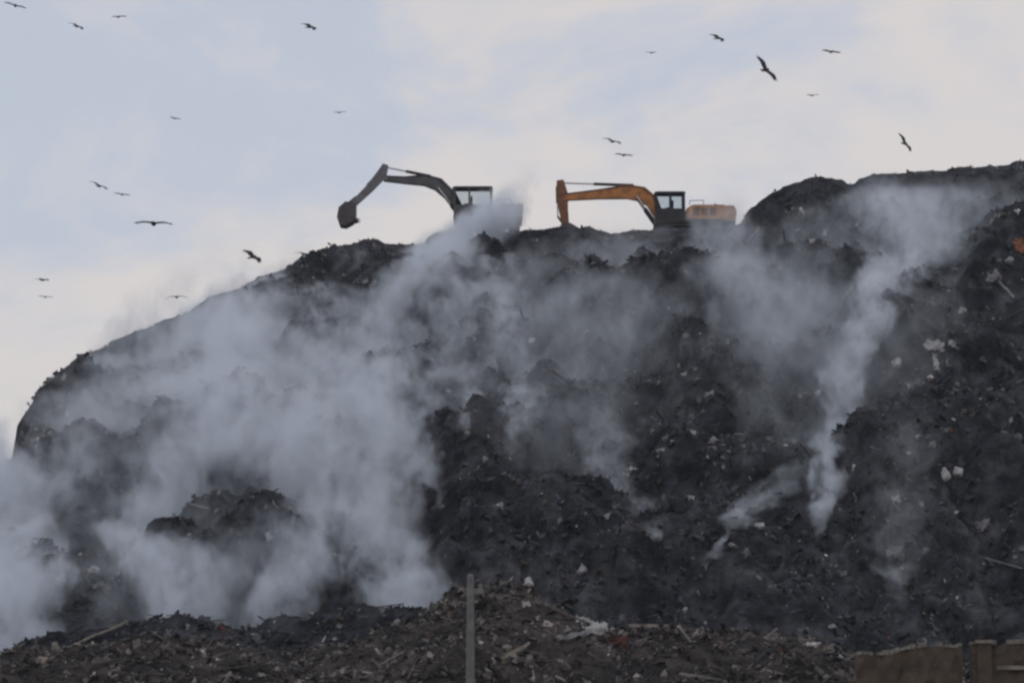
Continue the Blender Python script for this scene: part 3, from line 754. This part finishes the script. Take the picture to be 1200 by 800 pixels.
put('cloth', crumple('cloth', 0.8, 0.6, 0.3, 29, M['red']), M['red'], 722, 757, 'rust red cloth below the white sheet and the pale board', 'cloth', (-40, 0, 0), 0.2, G2)
put('stone', sack('stone', 0.4, 0.35, 31), M['wood'], 52, 778, 'pale rounded stone on the near bank at the lower left', 'stone', (90, 20, 0), 0.1, G2)
put('branch', plank('branch', 3.4, 0.1, 0.10), M['wood'], 100, 752, 'long bare branch slanting over the near bank at the lower left', 'branch', (0, -24, 8), 0.2, G2)
put('branch', plank('branch', 1.5, 0.1, 0.10), M['wood'], 595, 772, 'bent pale branch lying on the bank just right of the pole', 'branch', (0, -28, 8), 0.25, G2)

# ------------------------------------------------------------------ smoke
def smoke_mat(name, z0, z1, bx, by, rr, pts, dmax, col, nscale, ragged, seed, aniso, stretch, flat):
    m = bpy.data.materials.new(name); m.use_nodes = True
    t = m.node_tree; K = t.links; Nn = t.nodes
    for n in list(Nn): Nn.remove(n)
    o = Nn.new('ShaderNodeOutputMaterial'); pv = Nn.new('ShaderNodeVolumePrincipled')
    pv.inputs['Color'].default_value = (*col, 1); pv.inputs['Anisotropy'].default_value = aniso
    K.new(pv.outputs[0], o.inputs['Volume'])
    def math_(op, a, b=None, c=None, clamp=False):
        n = Nn.new('ShaderNodeMath'); n.operation = op; n.use_clamp = clamp
        for i, q in enumerate((a, b, c)):
            if q is None: continue
            if isinstance(q, (int, float)): n.inputs[i].default_value = q
            else: K.new(q, n.inputs[i])
        return n.outputs[0]
    g = Nn.new('ShaderNodeNewGeometry'); pos = g.outputs['Position']
    # curling: push the sample point about with a soft noise
    mpn = Nn.new('ShaderNodeMapping'); mpn.inputs['Location'].default_value = (seed * 3.1, seed * 1.7, seed * 2.3)
    K.new(pos, mpn.inputs['Vector'])
    w = Nn.new('ShaderNodeTexNoise'); w.inputs['Scale'].default_value = nscale * 0.5; w.inputs['Detail'].default_value = 3; w.inputs['Roughness'].default_value = 0.6
    K.new(mpn.outputs[0], w.inputs['Vector'])
    vs = Nn.new('ShaderNodeVectorMath'); vs.operation = 'SUBTRACT'; K.new(w.outputs['Color'], vs.inputs[0]); vs.inputs[1].default_value = (0.5, 0.5, 0.5)
    vm = Nn.new('ShaderNodeVectorMath'); vm.operation = 'MULTIPLY_ADD'
    K.new(vs.outputs[0], vm.inputs[0]); k_ = ragged * 2.3 / nscale; vm.inputs[1].default_value = (k_, k_, k_ * 0.6); K.new(pos, vm.inputs[2])
    sp = Nn.new('ShaderNodeSeparateXYZ'); K.new(vm.outputs[0], sp.inputs[0])
    h = math_('DIVIDE', math_('SUBTRACT', sp.outputs['Z'], z0), z1 - z0, clamp=True)
    rc = Nn.new('ShaderNodeRGBCurve'); cb = Nn.new('ShaderNodeCombineColor')
    for i in range(3): K.new(h, cb.inputs[i])
    K.new(cb.outputs[0], rc.inputs['Color'])
    fc = Nn.new('ShaderNodeFloatCurve'); K.new(h, fc.inputs['Value'])
    def setc(cv, ys):
        hs = [min(max((p[2] - z0) / (z1 - z0), 0), 1) for p in pts]
        while len(cv.points) < len(pts): cv.points.new(0.5, 0.5)
        for q, (a, b) in enumerate(zip(hs, ys)):
            cv.points[q].location = (a, min(max(b, 0), 1)); cv.points[q].handle_type = 'AUTO_CLAMPED'
    setc(rc.mapping.curves[0], [(p[0] - bx[0]) / (bx[1] - bx[0]) for p in pts])
    setc(rc.mapping.curves[1], [(p[1] - by[0]) / (by[1] - by[0]) for p in pts])
    setc(rc.mapping.curves[2], [p[3] / rr for p in pts]); rc.mapping.update()
    setc(fc.mapping.curves[0], [p[4] / dmax for p in pts]); fc.mapping.update()
    sc = Nn.new('ShaderNodeSeparateColor'); K.new(rc.outputs[0], sc.inputs[0])
    cx = math_('MULTIPLY_ADD', sc.outputs[0], bx[1] - bx[0], bx[0]); cy = math_('MULTIPLY_ADD', sc.outputs[1], by[1] - by[0], by[0])
    rad = math_('MULTIPLY', sc.outputs[2], rr)
    dx = math_('DIVIDE', math_('SUBTRACT', sp.outputs['X'], cx), rad); dy = math_('DIVIDE', math_('SUBTRACT', sp.outputs['Y'], cy), math_('MULTIPLY', rad, flat))
    q2 = math_('ADD', math_('MULTIPLY', dx, dx), math_('MULTIPLY', dy, dy))
    core = math_('SUBTRACT', 1.0, math_('SQRT', q2))                        # 1 on the axis, 0 at the edge
    # billows, drawn out along the rise
    mp2 = Nn.new('ShaderNodeMapping'); mp2.inputs['Scale'].default_value = (1, 1, stretch); mp2.inputs['Location'].default_value = (seed * 5.3, seed, -seed * 2)
    mp2.inputs['Rotation'].default_value = (0, R(20), 0)
    K.new(vm.outputs[0], mp2.inputs['Vector'])
    n2 = Nn.new('ShaderNodeTexNoise'); n2.inputs['Scale'].default_value = nscale; n2.inputs['Detail'].default_value = 3; n2.inputs['Roughness'].default_value = 0.68
    K.new(mp2.outputs[0], n2.inputs['Vector'])
    bil = math_('MULTIPLY', math_('SUBTRACT', n2.outputs['Fac'], 0.5), 5.2 * min(ragged, 1.3))
    d = math_('ADD', math_('MULTIPLY', core, 1.3), bil, clamp=True)
    d = math_('MULTIPLY', d, math_('GREATER_THAN', core, -0.3))
    fade = math_('MULTIPLY', math_('ADD', core, 0.3), 2.5, clamp=True)
    d = math_('MULTIPLY', math_('MULTIPLY', d, fade), math_('MULTIPLY', fc.outputs[0], dmax))
    mp3 = Nn.new('ShaderNodeMapping'); mp3.inputs['Scale'].default_value = (1, 1, 0.55); mp3.inputs['Rotation'].default_value = (0, R(-25), 0)
    K.new(vm.outputs[0], mp3.inputs['Vector'])
    n3 = Nn.new('ShaderNodeTexNoise'); n3.inputs['Scale'].default_value = nscale * 2.6; n3.inputs['Detail'].default_value = 2; K.new(mp3.outputs[0], n3.inputs['Vector'])
    f3 = Nn.new('ShaderNodeMapRange'); f3.inputs['From Min'].default_value = 0.36; f3.inputs['From Max'].default_value = 0.64
    f3.inputs['To Min'].default_value = 0.25; f3.inputs['To Max'].default_value = 1.9; K.new(n3.outputs['Fac'], f3.inputs['Value'])
    d = math_('MULTIPLY', d, f3.outputs[0])
    K.new(d, pv.inputs['Density'])
    return m

def plume(label, nodes, col=(0.90, 0.94, 1.0), nscale=0.5, ragged=1.0, aniso=0.25, seed=1, off=0.6, rate=0.6, stretch=0.5, flat=1.0):
    """nodes: photo px, py, radius px, optical depth, from the vent upwards"""
    pts = []; lastY = None
    for px, py, r, tau in nodes:
        hh = ray_hill(px, py, False)
        Y = hh.y if hh is not None else (lastY or 130)
        if lastY is not None and hh is None: Y = lastY
        lastY = Y
        r_m = r * Y / FPX; Y2 = Y - r_m * off * flat
        p = at(px, py, Y2)
        pts.append([p.x, Y2, p.z, r_m, tau / (1.4 * r_m * flat)])
    # keep heights strictly rising
    for i in range(1, len(pts)):
        if pts[i][2] <= pts[i - 1][2] + 0.2: pts[i][2] = pts[i - 1][2] + 0.2
    zs = [p[2] for p in pts]
    H = zs[-1] - zs[0]; z0, z1 = zs[0] - 0.02 * H - 0.3, zs[-1] + 0.02 * H + 0.3
    pts_c = [[pts[0][0], pts[0][1], z0, pts[0][3], 0.0]] + pts + [[pts[-1][0], pts[-1][1], z1, pts[-1][3], 0.0]]
    bx = (min(p[0] for p in pts) - 0.1, max(p[0] for p in pts) + 0.1); by = (min(p[1] for p in pts) - 0.1, max(p[1] for p in pts) + 0.1)
    rr = max(p[3] for p in pts) * 1.01; dmax = max(p[4] for p in pts) * 1.01
    m = smoke_mat('smoke', z0, z1, bx, by, rr, pts_c, dmax, col, nscale, ragged, seed, aniso, stretch, flat)
    m.cycles.volume_step_rate = rate
    # closed hull a little wider than the visible smoke
    bm = new(); rings = []; NZ, NA = 26, 18
    zz = np.linspace(z0 - 0.5, z1 + 0.5, NZ)
    ci = lambda k: np.interp(zz, [p[2] for p in pts_c], [p[k] for p in pts_c])
    X_, Y_, R_ = ci(0), ci(1), ci(3)
    wob = 0.5 * ragged / nscale
    for i in range(NZ):
        ring = []
        for k in range(NA):
            a = 2 * math.pi * k / NA
            rad = R_[i] * 1.32 + wob
            ring.append(bm.verts.new((X_[i] + rad * math.cos(a), Y_[i] + (R_[i] * 1.32 * flat + wob) * math.sin(a), zz[i])))
        rings.append(ring)
    for i in range(NZ - 1):
        for k in range(NA): bm.faces.new((rings[i][k], rings[i][(k + 1) % NA], rings[i + 1][(k + 1) % NA], rings[i + 1][k]))
    bm.faces.new(list(reversed(rings[0]))); bm.faces.new(rings[-1])
    o = bm_obj('smoke', bm, m, None)
    return tag(o, label, 'smoke', 'smoke rising from the slope', 'stuff')

SM = True
if SM:
    plume('broad thick column of grey smoke in the left middle of the slope', [(478, 755, 30, 1.5), (462, 700, 54, 2.2), (430, 640, 70, 2.3), (392, 570, 96, 2.4), (350, 490, 120, 2.9), (310, 420, 112, 2.6), (290, 368, 82, 1.7), (310, 325, 48, 0.7), (350, 292, 25, 0.2)], nscale=0.45, ragged=0.95, seed=1)
    plume('bright smoke streaming up from mid slope to the grey excavator', [(514, 590, 9, 1.2), (496, 570, 22, 1.8), (466, 520, 40, 1.8), (446, 450, 50, 1.8), (456, 380, 50, 1.6), (488, 325, 48, 1.5), (532, 285, 46, 1.9), (575, 255, 40, 2.0), (598, 225, 30, 0.8), (615, 195, 25, 0.1)], nscale=0.65, ragged=0.75, seed=2)
    plume('whitish smoke column low on the left, above the dark foot of the slope', [(222, 765, 34, 1.7), (210, 715, 52, 2.4), (192, 655, 66, 2.6), (184, 600, 58, 2.3), (208, 545, 52, 1.4), (250, 480, 68, 1.5), (285, 410, 70, 1.3), (300, 350, 42, 0.6)], nscale=0.55, ragged=0.85, seed=3, off=0.8)
    plume('pale smoke drifting off the slope at the left edge of the picture', [(40, 790, 40, 1.6), (25, 735, 55, 2.2), (15, 670, 68, 2.4), (0, 600, 70, 2.2), (-25, 545, 60, 1.4), (-50, 480, 50, 0.5)], nscale=0.36, ragged=0.95, seed=4)
    plume('thin blue haze of smoke over the upper left shoulder of the hill', [(60, 600, 50, 0.5), (90, 540, 66, 1.0), (120, 480, 76, 1.4), (175, 430, 74, 1.5), (225, 390, 62, 1.3), (262, 352, 46, 0.8), (280, 318, 34, 0.25), (290, 290, 24, 0.05)], nscale=0.5, ragged=0.9, seed=5)
    plume('low smoke creeping along the foot of the slope left of the pole', [(488, 745, 30, 1.2), (474, 695, 46, 2.0), (452, 650, 60, 2.0), (425, 600, 60, 1.5), (400, 550, 50, 0.7)], nscale=0.5, ragged=1.0, seed=6)
    plume('low smoke between the two left columns', [(305, 760, 30, 1.2), (318, 705, 50, 1.9), (345, 660, 54, 1.5), (355, 610, 40, 0.6), (345, 550, 40, 0.4)], nscale=0.5, ragged=1.0, seed=7)
    plume('tall twisting smoke plume on the right of the slope', [(964, 612, 11, 1.4), (972, 572, 21, 2.1), (974, 535, 20, 1.8), (988, 495, 24, 1.7), (986, 455, 27, 1.6), (990, 425, 28, 1.7), (1012, 385, 30, 1.7), (1022, 350, 38, 1.7), (1056, 312, 46, 1.7), (1072, 270, 58, 1.5), (1050, 238, 66, 1.3), (1030, 216, 46, 0.4)], nscale=0.8, ragged=0.85, seed=8, off=1.0)
    plume('smoke rolling over the body of the grey excavator', [(470, 350, 30, 0.5), (505, 310, 44, 1.6), (545, 278, 50, 2.6), (574, 254, 42, 2.6), (588, 234, 32, 1.2), (600, 215, 20, 0.1)], nscale=0.45, ragged=0.6, seed=21, off=0.9)
    plume('white smoke low at the left edge, nearest the debris bank', [(-10, 790, 60, 1.6), (0, 720, 70, 2.0), (8, 650, 70, 2.0), (8, 590, 62, 1.8), (0, 540, 50, 1.2), (-10, 500, 40, 0.4)], nscale=0.5, ragged=0.8, seed=22, off=1.3)
    plume('thin smoke veil between the thick column and the bright stream', [(470, 600, 40, 0.5), (430, 500, 70, 0.9), (410, 420, 76, 1.0), (405, 350, 60, 0.7), (420, 305, 30, 0.2)], nscale=0.6, ragged=1.0, seed=23, flat=0.6)
    plume('thin smoke over the upper middle left, under the crest', [(250, 520, 60, 0.4), (245, 450, 90, 0.9), (270, 390, 80, 0.9), (310, 345, 46, 0.5), (330, 320, 24, 0.1)], nscale=0.6, ragged=1.0, seed=24, flat=0.6)
    plume('faint smoke right of the bright stream, below the crest', [(530, 480, 40, 0.3), (525, 420, 60, 0.7), (540, 360, 60, 0.8), (570, 310, 44, 0.5), (590, 280, 24, 0.1)], nscale=0.6, ragged=1.0, seed=25, flat=0.6)
    plume('faint smoke drifting over the left crest into the sky', [(130, 440, 40, 0.5), (150, 400, 50, 0.7), (180, 365, 52, 0.4), (215, 325, 46, 0.2), (240, 290, 34, 0.05)], nscale=0.5, ragged=0.8, seed=27, off=0.2)
    plume('broad veil of smoke over the lower left slope', [(200, 740, 130, 0.35), (215, 660, 180, 0.45), (220, 580, 190, 0.45), (215, 500, 170, 0.5), (225, 430, 130, 0.5), (240, 380, 80, 0.2)], nscale=0.42, ragged=0.8, seed=29, flat=0.35)
    plume('short slanting smoke wisp left of the tall plume', [(836, 646, 9, 0.6), (856, 616, 19, 0.85), (885, 588, 27, 0.8), (920, 562, 32, 0.75), (950, 525, 32, 0.5), (975, 480, 26, 0.2)], nscale=0.9, ragged=0.9, seed=9)
    plume('faint smoke veil on the lower right slope', [(1052, 700, 18, 0.25), (1052, 650, 32, 0.35), (1058, 590, 38, 0.28), (1060, 520, 40, 0.22), (1060, 450, 40, 0.15)], nscale=0.8, ragged=1.0, seed=10)
    plume('scattered thin smoke wisps right of the slope middle', [(765, 634, 14, 0.6), (745, 606, 28, 0.75), (715, 560, 34, 0.7), (700, 510, 34, 0.6), (690, 450, 34, 0.4), (690, 390, 30, 0.2)], nscale=0.95, ragged=1.2, seed=11)
    plume('thin streaks of smoke in the middle of the slope', [(600, 525, 14, 0.6), (610, 485, 24, 1.0), (606, 435, 26, 0.9), (600, 385, 26, 0.6), (600, 340, 26, 0.3)], nscale=0.95, ragged=1.1, seed=12)
    plume('small smoke streak right of the bright stream', [(545, 495, 9, 0.7), (556, 455, 17, 0.9), (572, 420, 22, 0.7), (585, 370, 24, 0.5), (595, 320, 24, 0.2)], nscale=0.95, ragged=1.0, seed=13)
    plume('bluish smoke lingering below the orange excavator', [(905, 420, 40, 0.3), (890, 370, 60, 0.9), (862, 320, 64, 0.9), (842, 288, 52, 1.2), (840, 256, 40, 0.7), (850, 228, 24, 0.1)], nscale=0.45, ragged=0.75, seed=14)
    plume('thin high smoke over the upper slope at the centre', [(640, 540, 110, 0.25), (660, 440, 160, 0.42), (700, 350, 170, 0.6), (730, 300, 150, 0.65), (740, 272, 110, 0.2)], nscale=0.42, ragged=0.7, seed=15, flat=0.4)
    plume('thin high smoke over the upper slope at the right', [(960, 520, 100, 0.15), (980, 400, 150, 0.5), (1040, 300, 180, 0.7), (1090, 245, 160, 0.75), (1100, 215, 110, 0.15)], nscale=0.42, ragged=0.7, seed=16, flat=0.4)

# ------------------------------------------------------------------ haze
HAZE = 0.00022
bm = new(); box(bm, -430, 430, -70, 710, -1.0, 72.0)
hm = bpy.data.materials.new('haze'); hm.use_nodes = True
t = hm.node_tree
for n in list(t.nodes): t.nodes.remove(n)
o = t.nodes.new('ShaderNodeOutputMaterial'); pv = t.nodes.new('ShaderNodeVolumePrincipled')
pv.inputs['Color'].default_value = (0.78, 0.84, 0.95, 1); pv.inputs['Density'].default_value = HAZE
t.links.new(pv.outputs[0], o.inputs['Volume'])
tag(bm_obj('haze', bm, hm, None), 'thin bluish haze in the air', 'haze', kind='stuff')
